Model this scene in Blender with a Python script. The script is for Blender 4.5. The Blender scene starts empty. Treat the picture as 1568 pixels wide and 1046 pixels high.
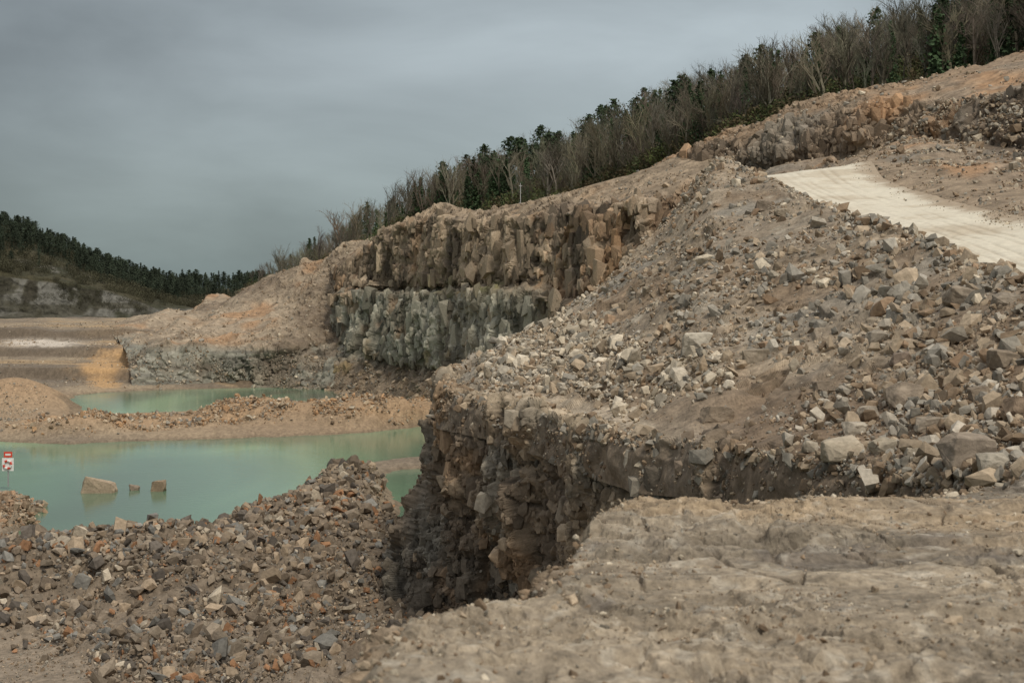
import bpy, bmesh, math, numpy as np
from mathutils import Vector
rng=np.random.default_rng(7)
F=2178.0
def W(u,v,D): return ((u-784)/F*D, D, (440-v)/F*D)
def proj(P):
    y=np.maximum(P[...,1],1.0)
    return 784+F*P[...,0]/y, 440-F*P[...,2]/y
# ---------------- noise -----------------
def h3(ix,iy,iz,s):
    n=(ix.astype(np.uint32)*np.uint32(374761393)+iy.astype(np.uint32)*np.uint32(668265263)
       +iz.astype(np.uint32)*np.uint32(2246822519)+np.uint32((s*3266489917+12345)&0xffffffff))
    n=(n^(n>>np.uint32(15)))*np.uint32(2246822519)
    n=(n^(n>>np.uint32(13)))*np.uint32(3266489917)
    n=n^(n>>np.uint32(16))
    return n.astype(np.float64)/4294967296.0
def vn(P,s=0):
    I=np.floor(P).astype(np.int64); f=P-I; f=f*f*(3-2*f)
    r=0
    for dx in (0,1):
        wx=f[...,0] if dx else 1-f[...,0]
        for dy in (0,1):
            wy=f[...,1] if dy else 1-f[...,1]
            for dz in (0,1):
                wz=f[...,2] if dz else 1-f[...,2]
                r=r+wx*wy*wz*h3(I[...,0]+dx,I[...,1]+dy,I[...,2]+dz,s)
    return r*2-1
ROT=np.array([[.80,.48,-.36],[-.60,.64,-.48],[0,.6,.8]])
def fbm(P,sc,oc=4,s=0,g=0.5):
    P=np.asarray(P)/sc; a=1;t=0;r=0
    for o in range(oc):
        r=r+a*vn(P*(2**o)+o*17.3,s+o); t+=a; a*=g
        if o==1: P=P@ROT
    return r/t
def ridged(P,sc,oc=3,s=0):
    P=np.asarray(P)/sc; a=1;t=0;r=0
    for o in range(oc):
        r=r+a*(1-2*np.abs(vn(P*(2**o)+o*17.3,s+o))); t+=a; a*=.5
    return r/t
def sm(x,a,b):
    t=np.clip((x-a)/(b-a),0,1); return t*t*(3-2*t)
def facets(P,sx,sz,s=0,soft=.12,warp=.3):
    """fractured blocks with individually tilted faces: offset (+-1), id, edge distance"""
    w=np.stack([vn(P/(sx*1.3)+k*7.1,s+50+k) for k in range(3)],-1)*warp+np.stack([vn(P/(sx*.33)+k*3.7,s+60+k) for k in range(3)],-1)*warp*.25
    Q=P@ROT/np.array([sx,sx,sz]) if sx==sz else P/np.array([sx,sx,sz])
    Q=Q+w
    I=np.floor(Q-0.5).astype(np.int64)
    f1=np.full(Q.shape[:-1],9.0); f2=f1.copy(); B=[np.zeros_like(f1,dtype=np.int64) for _ in range(3)]; DV=[np.zeros_like(f1) for _ in range(3)]
    for dx in (0,1):
        for dy in (0,1):
            for dz in (0,1):
                a,b,c=I[...,0]+dx,I[...,1]+dy,I[...,2]+dz
                ex=Q[...,0]-(a+.15+.7*h3(a,b,c,s));ey=Q[...,1]-(b+.15+.7*h3(a,b,c,s+1));ez=Q[...,2]-(c+.15+.7*h3(a,b,c,s+2))
                d=np.sqrt(ex*ex+ey*ey+ez*ez); m=d<f1
                f2=np.where(m,f1,np.minimum(f2,d)); f1=np.where(m,d,f1)
                for k,q in enumerate((a,b,c)): B[k]=np.where(m,q,B[k])
                for k,q in enumerate((ex,ey,ez)): DV[k]=np.where(m,q,DV[k])
    r=[h3(*B,s+3+k) for k in range(4)]
    g=sum((r[k+1]-.5)*DV[k] for k in range(3))*1.5
    return np.clip((r[0]-.5)*1.2+g,-1,1)*sm(f2-f1,0,soft), r[0], f2-f1
def res(G): return np.maximum(np.linalg.norm(np.gradient(G,axis=0),axis=-1),np.linalg.norm(np.gradient(G,axis=1),axis=-1))+1e-6
def lerp(a,b,t):
    t=np.clip(t,0,1)[...,None]; return np.asarray(a)*(1-t)+np.asarray(b)*t
def sdf(px,py,poly):
    poly=np.array(poly,float); n=len(poly)
    d=np.full(px.shape,1e18); ins=np.zeros(px.shape,bool)
    for i in range(n):
        ax,ay=poly[i]; bx,by=poly[(i+1)%n]
        ex,ey=bx-ax,by-ay; wx,wy=px-ax,py-ay
        t=np.clip((wx*ex+wy*ey)/(ex*ex+ey*ey+1e-12),0,1)
        d=np.minimum(d,(wx-ex*t)**2+(wy-ey*t)**2)
        ins^=((ay>py)!=(by>py))&(px<(bx-ax)*(py-ay)/((by-ay) if by!=ay else 1e-9)+ax)
    d=np.sqrt(d); return np.where(ins,-d,d)
def dline(px,py,pts):
    d=np.full(px.shape,1e18)
    for (ax,ay),(bx,by) in zip(pts[:-1],pts[1:]):
        ex,ey=bx-ax,by-ay
        t=np.clip(((px-ax)*ex+(py-ay)*ey)/(ex*ex+ey*ey),0,1)
        d=np.minimum(d,(px-ax-ex*t)**2+(py-ay-ey*t)**2)
    return np.sqrt(d)
# ------------- palette (linear albedo) ------------
TAN=(.36,.283,.20);PALE=(.49,.42,.32);GREY=(.265,.238,.195);DARK=(.13,.108,.085);ORG=(.40,.25,.13)
GRN=(.14,.15,.06);RED=(.26,.155,.09);BRN=(.235,.17,.113);SLATE=(.17,.165,.15)
# ------------- materials --------------------------
def newmat(name):
    m=bpy.data.materials.new(name); m.use_nodes=True
    nt=m.node_tree; b=nt.nodes['Principled BSDF']; return m,nt,b
def rockmat(name,scale,bump=0.5,dist=0.1,var=0.35,rough=0.95,cells=True):
    m,nt,b=newmat(name); N=nt.nodes; L=nt.links
    at=N.new('ShaderNodeAttribute'); at.attribute_name='Col'
    tc=N.new('ShaderNodeNewGeometry')
    n1=N.new('ShaderNodeTexNoise'); n1.inputs['Scale'].default_value=scale; n1.inputs['Detail'].default_value=6; n1.inputs['Roughness'].default_value=0.7
    L.new(tc.outputs['Position'],n1.inputs['Vector'])
    mr=N.new('ShaderNodeMapRange'); mr.inputs[1].default_value=0.3; mr.inputs[2].default_value=0.7
    mr.inputs[3].default_value=1-var; mr.inputs[4].default_value=1+var
    L.new(n1.outputs['Fac'],mr.inputs[0])
    vm=N.new('ShaderNodeVectorMath'); vm.operation='SCALE'; L.new(at.outputs['Color'],vm.inputs[0]); L.new(mr.outputs[0],vm.inputs['Scale'])
    L.new(vm.outputs[0],b.inputs['Base Color'])
    b.inputs['Roughness'].default_value=rough; b.inputs['Specular IOR Level'].default_value=0.15
    h=n1.outputs['Fac']
    if cells:
        vo=N.new('ShaderNodeTexVoronoi'); vo.inputs['Scale'].default_value=scale*0.9; L.new(tc.outputs['Position'],vo.inputs['Vector'])
        ad=N.new('ShaderNodeMath'); ad.operation='MULTIPLY_ADD'; ad.inputs[1].default_value=0.6; L.new(vo.outputs['Distance'],ad.inputs[0]); L.new(h,ad.inputs[2]); h=ad.outputs[0]
    bu=N.new('ShaderNodeBump'); bu.inputs['Strength'].default_value=bump; bu.inputs['Distance'].default_value=dist
    L.new(h,bu.inputs['Height']); L.new(bu.outputs[0],b.inputs['Normal'])
    return m
def plain(name,c,rough=0.8):
    m,nt,b=newmat(name); N=nt.nodes;L=nt.links
    n=N.new('ShaderNodeTexNoise'); n.inputs['Scale'].default_value=6; n.inputs['Detail'].default_value=5
    r=N.new('ShaderNodeValToRGB'); r.color_ramp.elements[0].color=(c[0]*.8,c[1]*.8,c[2]*.8,1); r.color_ramp.elements[1].color=(min(1,c[0]*1.15),min(1,c[1]*1.15),min(1,c[2]*1.15),1)
    g=N.new('ShaderNodeTexCoord'); L.new(g.outputs['Object'],n.inputs['Vector'])
    L.new(n.outputs['Fac'],r.inputs[0]); L.new(r.outputs[0],b.inputs['Base Color']); b.inputs['Roughness'].default_value=rough
    return m
# ------------- mesh helpers -----------------------
def mk(name,V,Fc,C,mat,smooth=False):
    V=np.ascontiguousarray(V,dtype=np.float32).reshape(-1,3); Fc=np.ascontiguousarray(Fc,dtype=np.int32)
    nf,k=Fc.shape
    me=bpy.data.meshes.new(name)
    me.vertices.add(len(V)); me.vertices.foreach_set('co',V.ravel())
    me.loops.add(nf*k); me.loops.foreach_set('vertex_index',Fc.ravel())
    me.polygons.add(nf); me.polygons.foreach_set('loop_start',np.arange(0,nf*k,k,dtype=np.int32))
    try: me.polygons.foreach_set('loop_total',np.full(nf,k,dtype=np.int32))
    except Exception: pass
    me.polygons.foreach_set('use_smooth',np.full(nf,smooth,dtype=bool))
    if C is not None:
        a=me.color_attributes.new('Col','FLOAT_COLOR','POINT')
        c4=np.ones((len(V),4),np.float32); c4[:,:3]=np.clip(np.asarray(C).reshape(-1,3),0.005,0.9); a.data.foreach_set('color',c4.ravel())
    me.update(calc_edges=True)
    ob=bpy.data.objects.new(name,me); bpy.context.scene.collection.objects.link(ob)
    if mat: me.materials.append(mat)
    return ob
def quads(nr,nc):
    i=np.arange(nr*nc).reshape(nr,nc)
    return np.stack([i[:-1,:-1],i[:-1,1:],i[1:,1:],i[1:,:-1]],-1).reshape(-1,4)
def gsm(A,s,axis):
    if s<0.5: return A
    r=int(s*3)+1; k=np.exp(-0.5*(np.arange(-r,r+1)/s)**2); k/=k.sum()
    A=np.moveaxis(A,axis,0); n=len(A)
    idx=np.arange(-r,n+r); lo=idx<0; hi=idx>=n
    B=A[np.clip(idx,0,n-1)].copy()
    B[lo]=2*A[0]-A[np.clip(-idx[lo],0,n-1)]; B[hi]=2*A[-1]-A[np.clip(2*(n-1)-idx[hi],0,n-1)]
    out=sum(k[j]*B[j:j+n] for j in range(2*r+1))
    return np.moveaxis(out,0,axis)
def grid(net,nr,nc,sr=2,sc=2,cap=600):
    net=np.array(net,float)
    u,v=proj(net); uv=np.stack([u,v],-1)
    gr=np.clip(np.median(np.linalg.norm(np.diff(uv,axis=0),axis=-1),1),8,cap)
    gc=np.clip(np.median(np.linalg.norm(np.diff(uv,axis=1),axis=-1),0),8,600)
    tr=np.r_[0,np.cumsum(gr)]/gr.sum(); tc=np.r_[0,np.cumsum(gc)]/gc.sum()
    qr=np.linspace(0,1,nr); qc=np.linspace(0,1,nc)
    A=np.zeros((nr,net.shape[1],3))
    for j in range(net.shape[1]):
        for k in range(3): A[:,j,k]=np.interp(qr,tr,net[:,j,k])
    B=np.zeros((nr,nc,3))
    for k in range(3):
        B[:,:,k]=np.array([np.interp(qc,tc,A[i,:,k]) for i in range(nr)])
    return gsm(gsm(B,sr,0),sc,1)
def normals(G):
    a=np.gradient(G,axis=0); b=np.gradient(G,axis=1); n=np.cross(a,b)
    n/=np.linalg.norm(n,axis=-1,keepdims=True)+1e-12
    if n[...,2].mean()<0: n=-n
    return n
def smoothN(N_,s=4):
    n=gsm(gsm(N_,s,0),s,1); return n/(np.linalg.norm(n,axis=-1,keepdims=True)+1e-12)
def finish(name,G,C,mat,smooth=False):
    return mk(name,G,quads(*G.shape[:2]),C,mat,smooth)

# =================== ROCK SCATTER ==================
def hullrock(n,blocky,seed):
    r=np.random.default_rng(seed)
    if blocky:
        pts=np.array([[x,y,z] for x in(-1,1) for y in(-1,1) for z in(-1,1)],float)*[.6,.5,.38]
        pts=pts*(1+r.uniform(-.5,.25,pts.shape))
        e=r.normal(size=(n+3,3)); e/=np.linalg.norm(e,axis=1)[:,None]; pts=np.vstack([pts,e*[.82,.68,.5]])
    else:
        e=r.normal(size=(n+7,3)); e/=np.linalg.norm(e,axis=1)[:,None]; pts=e*[.9,.68,.5]*r.uniform(.7,1.1,(n+7,1))
    bm=bmesh.new()
    for p in pts: bm.verts.new(p)
    bmesh.ops.convex_hull(bm,input=bm.verts)
    for v in [v for v in bm.verts if not v.link_faces]: bm.verts.remove(v)
    bmesh.ops.triangulate(bm,faces=bm.faces)
    bmesh.ops.recalc_face_normals(bm,faces=bm.faces)
    bm.verts.index_update()
    V=np.array([v.co[:] for v in bm.verts]); Fc=np.array([[v.index for v in f.verts] for f in bm.faces]); bm.free()
    return V,Fc
ROCKS=[hullrock(4+i%4,i%3==0,100+i) for i in range(24)]
def rotm(n,r=rng):
    q=r.normal(size=(n,4)); q/=np.linalg.norm(q,axis=1)[:,None]
    w,x,y,z=q.T
    return np.stack([1-2*(y*y+z*z),2*(x*y-z*w),2*(x*z+y*w),2*(x*y+z*w),1-2*(x*x+z*z),2*(y*z-x*w),2*(x*z-y*w),2*(y*z+x*w),1-2*(x*x+y*y)],-1).reshape(n,3,3)
def rotz(n,r=rng):
    a=r.uniform(0,2*np.pi,n); c,s=np.cos(a),np.sin(a); M=np.zeros((n,3,3)); M[:,0,0]=c;M[:,0,1]=-s;M[:,1,0]=s;M[:,1,1]=c;M[:,2,2]=1; return M
def merge(variants,pos,sc,R,col):
    Vs=[];Fs=[];Cs=[];off=0; n=len(pos); pick=rng.integers(0,len(variants),n)
    for k,(V,Fc) in enumerate(variants):
        I=np.where(pick==k)[0]
        if len(I)==0: continue
        X=np.einsum('nij,nvj->nvi',R[I],V[None]*sc[I][:,None,:])+pos[I][:,None,:]
        m=len(V); Vs.append(X.reshape(-1,3))
        Fs.append((Fc[None]+(np.arange(len(I))*m)[:,None,None]+off).reshape(-1,Fc.shape[1])); off+=len(I)*m
        Cs.append(np.repeat(col[I][:,None,:],m,1).reshape(-1,3))
    return np.vstack(Vs),np.vstack(Fs),np.vstack(Cs)
def sizes(n,a,b,p=2.2):
    s=a*(1-rng.random(n))**(-1/p); return np.where(s>b,a*(1+rng.random(n)),s)
def rockcols(n,pals,w):
    idx=rng.choice(len(pals),n,p=np.array(w)/sum(w)); c=np.array(pals)[idx]
    return c*rng.uniform(.65,1.3,(n,1))
BUCKET={}
def scatter(bucket,G,N_,n,a,b,pals,w,mask=None,p=2.2,clump=2.0,sink=.15,cols=None,tall=None):
    H=G.reshape(-1,3); NN=N_.reshape(-1,3)
    wt=np.ones(len(H)) if mask is None else mask.reshape(-1).astype(float)
    if clump: wt=wt*np.clip(0.35+fbm(H,clump,2,77)*1.4,0.03,2)
    wt=np.maximum(wt,0)
    if wt.sum()<=0: return
    I=rng.choice(len(H),n,p=wt/wt.sum())
    s=sizes(n,a,b,p)
    gap=min(np.linalg.norm(G[1:,:]-G[:-1,:],axis=-1).mean(),.3)
    pos=H[I]+rng.normal(size=(n,3))*[gap*.5,gap*.5,0]+NN[I]*(s*sink)[:,None]
    S=s[:,None]*rng.uniform(.65,1.15,(n,3))*0.62
    R=rotm(n)
    if tall: S=S*np.array([.75,.75,tall]); R=rotz(n)
    cc=rockcols(n,pals,w) if cols is None else cols.reshape(-1,3)[I]*rng.uniform(.75,1.25,(n,1))
    BUCKET.setdefault(bucket,[]).append((pos,S,R,cc))

# ============== 1 foreground bench ================
def bench_net():
    rows=[]
    L=[(15.9,1.5),(15.4,1.25),(14.5,.85),(13,.55),(12,.42),(11.3,.36),(10.55,-.28),(9.95,-.8),(9,-.74),(7,-.9),(4,-1.2),(-4,-1.5),(-12,-2)]
    far=[(1.5,15.9),(2.6,16.3),(3.9,17.1),(5.2,17.7),(6.7,18.5),(9,19.4),(14,21)]
    def z(y): return -2.5-0.012*(y-10)
    r0=[(x-.2,y+.7,-9.) for x,y in far]; r1=[(x,y+.15,-3.6) for x,y in far]; r2=[(x,y,z(y)) for x,y in far]
    def pre(x,y): return [(x-1.0,y+.35,-9),(x-.18,y+.12,-3.7),(x,y,z(y))]
    rows.append([(r0[0][0]-.6,r0[0][1]+.3,-9.1),(r0[0][0]-.4,r0[0][1]+.2,-9.1),(r0[0][0]-.1,r0[0][1],-9.)]+r0)
    rows.append([(1.0,16.2,-9),(1.3,16.0,-5),(1.4,16.05,-3.7)]+r1)
    rows.append(pre(*(1.35,15.8))+r2)
    for y,x in L[1:]:
        xs=np.linspace(x+.3,14,7)
        fy=np.array([p[1] for p in far])
        yy=-12+(fy+12)*((y+12)/(15.9+12))
        yy[0]=y
        rows.append(pre(x,y)+[(xx,y_,z(y_)) for xx,y_ in zip(xs,yy)])
    return rows
G=grid(bench_net(),600,860,2,2,130); N_=normals(G); NS=smoothN(N_)
bx,by=G[...,0],G[...,1]
up=np.clip(NS[...,2],0,1); amp=sm(up,.3,.8); rimN=1-amp
o1,id1,e1=facets(G,.45,.35,3); o2,id2,e2=facets(G,.15,.15,13); o4,id4,e4=facets(G*[1,1,.3],1.1,1.,23,.06,.45)
edge=fbm(G*[1,1,.2],.7,3,4)
d=.06*fbm(G,1.8,4,1)+.02*fbm(G,.22,3,5)+.03*np.clip(ridged(G*[.6,1.5,1],1.3,3,9)-.1,0,1)
G=G+NS*(d+rimN*(o1*.3+o2*.1+edge*.25))[...,None]
sl=fbm(G*[.45,1,.2],2.2,4,21)
for th,hh in ((-.28,.06),(-.1,.05),(.05,.07),(.22,.06)): G[...,2]+=amp*hh*sm(sl,th-.02,th+.02)
mk_=sm(fbm(G*[1,1,.1],1.5,2,24),-.15,.2)
G[...,2]+=amp*(o1*.075*mk_+o2*.03*(.3+mk_)-.05*(1-sm(e4,0,.05))*sm(fbm(G,2.5,2,27),-.1,.2))
n1=fbm(G*[.45,1.3,1],1.5,4,31); n2=fbm(G,.35,3,33); n6=fbm(G,.12,2,35)
C=lerp((.24,.20,.15),(.33,.27,.198),sm(n1,-.2,.35)); C=lerp(C,(.155,.132,.108),sm(-n1+n2*.6,.05,.45)*.9)
C=lerp(C,(.37,.272,.172),sm(fbm(G*[.4,1.5,1],2.3,3,41),.05,.4)*.65)
C=lerp(C,(.345,.31,.255),sm(n6+n2*.5,.25,.6)*.5)
C=lerp(C,(.12,.097,.075),(1-sm(e4,0,.06))*sm(fbm(G,2.5,2,27),-.1,.2)*.6)
C=lerp(C,BRN,rimN*.7); C=C*(1+.35*n2)[...,None]*(.86+.28*id2)[...,None]*(1+.2*n6)[...,None]
m_bench=rockmat('bench_gravel',11,.9,.04,.42)
finish('quarry_bench_ground',G,C,m_bench)
NB=normals(G)
vb=proj(G)[1]
scatter('loose_stones',G,NB,26000,.01,.06,[TAN,PALE,GREY,BRN],[4,1.5,3,3],mask=(up>.6)&(by>6)&(vb<1080),clump=1.0,sink=.1,p=2.2)
scatter('loose_stones',G,NB,1400,.05,.16,[TAN,PALE,GREY,BRN],[4,1.5,3,3],mask=(up>.6)&(by>6)&(vb<1080),clump=1.6,sink=0.,p=2.6)
scatter('loose_stones',G,NB,2600,.04,.26,[TAN,PALE,BRN],[4,2,3],mask=(up<.93)&(by>6)&(G[...,2]>-3.0),clump=0,sink=.05)

# ============== 2 near cliff + talus slope ==========
low=[(700,560,85),(684,585,70),(682,600,60),(740,608,55),(800,620,50.5),(880,645,45),(985,668,39.5),(1050,668,37),(1130,686,34),(1260,704,28.5),(1420,722,24.2),(1650,724,20.7)]
lowW=np.array([W(*p) for p in low])
base=np.array([[-3.5,90,-14.4],[-5.6,76,-14.4],W(583,915,64.5),W(650,948,60.5),W(715,960,58.5),W(830,970,52.5),[1.6,44,-14],[3,41,-14],[4,37,-14],[4.9,31,-13],[5.6,26.5,-12],[7,22,-11]])
def cm(a,b,w,wz): 
    r=a*(1-w)+b*w; r[:,2]=a[:,2]*(1-wz)+b[:,2]*wz; return r
net=[lowW+[1.2,2.2,-.25],lowW+[.1,.15,-.1],cm(lowW,base,.10,.16),cm(lowW,base,.32,.45),cm(lowW,base,.60,.72),base,base+[-1.5,-1,-2]]
G=grid(net,600,940,1.5,2); NS=smoothN(normals(G),7); R_=res(G)
o0,r0,e0=facets(G*[1,1,.7],2.6,2.6,10,.18,.3); o1,r1,e1=facets(G*[1,1,.55],1.1,1.1,11,.18,.3); o2,r2,e2=facets(G*[1,1,.7],.5,.5,15,.2); o3,r3,e3=facets(G,.24,.24,18,.25)
sc_=np.clip(G[...,1]/58,.22,1)
rowt=(np.arange(G.shape[0])/G.shape[0])[:,None]*np.ones(G.shape[1])
ledges=fbm(G*[.35,.35,1.6],2.2,3,6)
D=o0*.9+o1*.5+o2*.26+o3*.12*sm(.24/R_,1.5,4)+.35*ledges+.2*fbm(G,.8,4,2,.6)-.12*(1-sm(e1,0,.12))
G=G+NS*(D*sc_*(.25+.75*sm(rowt,.03,.09)))[...,None]
n1=fbm(G,2.5,4,61); z=G[...,2]; uu,vv=proj(G)
C=lerp((.18,.14,.103),(.31,.242,.17),sm(n1+(r1-.5)*.6,-.35,.45))
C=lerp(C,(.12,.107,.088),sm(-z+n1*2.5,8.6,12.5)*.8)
C=lerp(C,(.36,.22,.12),sm(r0*.6+n1,.45,.85)*.5)
C=lerp(C,(.29,.27,.225),sm(fbm(G,3.5,3,63),.1,.35)*.6)
C=lerp(C,(.37,.30,.215),(1-sm(rowt+n1*.05,.05,.12))*.8*sm(uu,1040,980))
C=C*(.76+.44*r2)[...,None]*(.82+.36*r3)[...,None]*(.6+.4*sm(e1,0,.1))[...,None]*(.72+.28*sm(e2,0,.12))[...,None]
m_rock=rockmat('fractured_rock',3.2,.9,.10,.36)
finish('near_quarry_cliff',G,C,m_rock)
N2=normals(G)
scatter('cliff_blocks',G,N2,15000,.22,1.3,None,None,mask=((z<-3.5)&(rowt>.05)&(rowt<.93))*sc_**2,p=2.0,clump=0,sink=-.12,cols=C,tall=1.5)
scatter('cliff_debris',G,N2,8000,.07,.5,[BRN,DARK,GREY,TAN],[3,2,2,2],mask=(z<-5)*(.15+sm(-z,9,12)),clump=2,sink=-.02)
scatter('cliff_debris',G,N2,4500,.1,.65,[TAN,GREY,BRN,PALE],[3,3,3,1],mask=((rowt>.02)&(rowt<.16))*sc_**1.5,clump=2,sink=.0)

ridge=[(735,540,92),(690,575,78),(715,560,75),(770,520,76),(850,482,80),(930,420,84),(1030,325,88),(1098,240,90),(1165,276,78.5),(1290,326,62.5),(1418,372,50.5),(1690,460,34)]
rW=np.array([W(*p) for p in ridge])
def mixrow(w,dz):
    r=rW*(1-w)+lowW*w; r[:,2]+=dz; return r
back=rW.copy(); back[:8]+=np.array([[2.5,5,-9]]*8); back[7]=rW[7]+[2,3,-1.5]; back[8:]+=np.array([1.6,.9,-.7])
j=np.arange(12)
w1=mixrow(.33,0); w1[:,2]-=np.where(j>=7,.5,.3)
w2=mixrow(.62,0); w2[:,2]-=np.where(j>=4,.9,.35)
w3=mixrow(.85,0); w3[:,2]-=np.where(j>=3,.7,.2)
net=[back,rW,w1,w2,w3,lowW,lowW+[-.2,-.35,-.5],lowW+[-.3,-.5,-1.5]]
GT=grid(net,680,960,3,3,230); NT=smoothN(normals(GT),5); R_=res(GT)
rt=(np.arange(GT.shape[0])/GT.shape[0])[:,None]*np.ones(GT.shape[1])
o1,r1,e1=facets(GT,1.5,1.5,31,.16); o2,r2,e2=facets(GT,.6,.6,35,.2); o3,r3,e3=facets(GT,.25,.25,38,.25)
rough=np.clip(.35+fbm(GT,5,3,44)*1.8,0.06,1.0); sc_=np.clip(GT[...,1]/50,.4,1)
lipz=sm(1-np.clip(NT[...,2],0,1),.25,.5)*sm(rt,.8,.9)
D=((1-lipz)*(rough*(o1*.42*sm(1.5/R_,7,12)+o2*.22*sm(.6/R_,4,8))+(.3+.7*rough)*o3*.10*sm(.25/R_,3,6)))*sc_+.7*fbm(GT,6,4,45)*sc_+.13*fbm(GT,1.2,2,46)+lipz*.35*fbm(GT,1.0,3,48)*sc_
GT=GT+NT*D[...,None]; NT=normals(GT)
uu,vv=proj(GT)
n1=fbm(GT,4.5,4,51); n2=fbm(GT,1.1,3,52)
C=lerp((.265,.213,.157),(.36,.288,.208),sm(n1+n2*.3,-.25,.4)); C=lerp(C,(.265,.242,.203),sm(fbm(GT,6,3,55),.0,.35)*.75)
C=lerp(C,BRN,sm(fbm(GT*[1,.6,1],3.4,3,56),.05,.4)*.8)
C=lerp(C,(.45,.395,.31),sm(n2-n1,.4,.8)*.6)
brn=np.maximum(sm(uu,980,1150)*sm(vv,545,620),sm(uu,1350,1520)*sm(vv,400,500)*.8)
C=lerp(C,(.195,.137,.09),brn*.8)
slab=(1-sm(sdf(uu,vv,[(740,588),(960,632),(1000,655),(880,632),(750,604)]),0,10))
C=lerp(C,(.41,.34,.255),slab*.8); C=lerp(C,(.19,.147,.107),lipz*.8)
C=C*(.82+.36*r2)[...,None]*(.86+.28*r3)[...,None]
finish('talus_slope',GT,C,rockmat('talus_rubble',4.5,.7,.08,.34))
vis=(vv>200)&(uu<1640)
pale=1-sm(sdf(uu,vv,[(770,520),(870,490),(1010,545),(1130,560),(1100,600),(1000,610),(960,640),(900,600),(800,590),(740,570)]),0,18)
pal1=[TAN,PALE,GREY,BRN,(.29,.20,.13),(.36,.325,.27)]; pw=[4,1.3,4,3,.8,2.5]
nb=vis*(1-brn*.75)
scatter('talus_rocks',GT,NT,16000,.05,.34,pal1,pw,mask=nb*(1-slab*.8),p=2.1,clump=2.5,sink=.1)
scatter('talus_rocks',GT,NT,6000,.05,.5,[BRN,(.19,.15,.11),TAN,GREY],[4,3,2,2],mask=vis*brn,p=2.0,clump=2.5,sink=.1)
scatter('talus_rocks',GT,NT,11000,.12,.6,pal1,pw,mask=nb*(vv<600),p=2.2,clump=4,sink=.12)
scatter('talus_rocks',GT,NT,1500,.3,1.05,pal1,pw,mask=vis*(vv<560)*1.0,p=2.3,sink=.1)
scatter('talus_rocks',GT,NT,3800,.15,1.0,[PALE,TAN,(.52,.455,.36),GREY],[5,3,3,1.5],mask=pale*vis,clump=0,p=1.9,sink=.28)
foot=1-sm(sdf(uu,vv,[(1180,640),(1330,600),(1700,590),(1700,740),(1420,740),(1240,705)]),0,20)
scatter('talus_rocks',GT,NT,4500,.05,.42,[TAN,GREY,(.40,.36,.30),BRN],[3,4,2,3],mask=foot*vis,clump=0,p=1.7,sink=.3)
scatter('talus_rocks',GT,NT,200,.25,.7,[TAN,(.42,.37,.30),BRN],[3,3,2],mask=foot*vis,clump=0,p=2.3,sink=.25)
scatter('talus_rocks',GT,NT,230,.3,.85,[TAN,(.42,.37,.30),GREY,BRN],[3,2,2,2],mask=sm(uu,1200,1400)*(vv<640)*vis,clump=0,p=2.3,sink=.25)
lip=np.exp(-((vv-np.interp(uu,[680,740,880,985,1050,1130,1260,1420,1650],[598,608,646,670,670,690,708,726,726])-2)/12)**2)
scatter('talus_rocks',GT,NT,6500,.08,.7,[TAN,GREY,PALE,BRN],[4,3,.8,4],mask=lip*(1-.6*slab)*vis,clump=1.5,p=1.7,sink=.0)
ridgem=np.exp(-((vv-np.interp(uu,[1100,1180,1295,1420,1690],[240,278,326,372,460]))/9)**2)*(uu>1090)
scatter('talus_rocks',GT,NT,2200,.08,.5,[GREY,TAN,PALE,BRN],[4,3,3,1],mask=ridgem,clump=0,p=2,sink=.1)
edgem=np.exp(-((vv-np.interp(uu,[740,850,930,1030,1100],[540,482,420,325,240])-6)/8)**2)*(uu<1100)
scatter('talus_rocks',GT,NT,1100,.1,.6,[GREY,TAN,PALE,BRN],[4,3,3,1],mask=edgem,clump=0,p=2,sink=.2)

# ============== 3 haul road ========================
left=[(1130,300,118),(1150,263,96),(1185,280,84),(1262,320,69),(1325,342,61),(1395,364,54.5),(1495,398,46.5),(1565,427,41.5),(1830,512,31)]
right=[(1270,275,122),(1292,246,98),(1310,272,90),(1345,291,80),(1400,309,71),(1480,331,62),(1540,345,57),(1600,358,52.5),(1900,425,40)]
lw=np.array([W(*p) for p in left]);rw=np.array([W(*p) for p in right])
lw[:,2]-=.08
net=[rw+(rw-lw)*.3+[0,0,.1],rw,(rw+lw)/2+[0,0,.03],lw,lw+(lw-rw)*.2-[0,0,.3]]
G=grid(net,140,460,3,8); N_=normals(G)
t=np.linspace(0,1,140)[:,None]*np.ones(460)
wig=fbm(G,14,2,77)*.03
ruts=sum(np.exp(-((t-c+wig+.015*np.sin(np.linspace(0,9,460)+c*20)[None])/.014)**2) for c in (.30,.37,.5,.58,.66))*(.3+.7*sm(fbm(G,7,3,79),-.3,.3))
G[...,2]+=-.045*ruts+.09*fbm(G,2.5,3,3)+.03*fbm(G,.4,2,8)
n=fbm(G,3,4,71); nn_=fbm(G,.8,3,73)
C=lerp((.62,.565,.455),(.51,.44,.335),sm(n+nn_*.4,-.15,.45)); C=lerp(C,(.40,.33,.24),ruts*.6*sm(n,-.5,.2)); C=lerp(C,(.36,.285,.205),sm(np.abs(t-.47)+n*.12+nn_*.05,.30,.43))
finish('haul_road',G,C,rockmat('road_dust',3,.35,.04,.14,cells=False),True)
scatter('road_edge_stones',G,N_,2500,.05,.3,[TAN,PALE,GREY],[3,3,2],mask=sm(np.abs(t-.47),.22,.42),clump=1.5,sink=.1,p=2.3)

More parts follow.
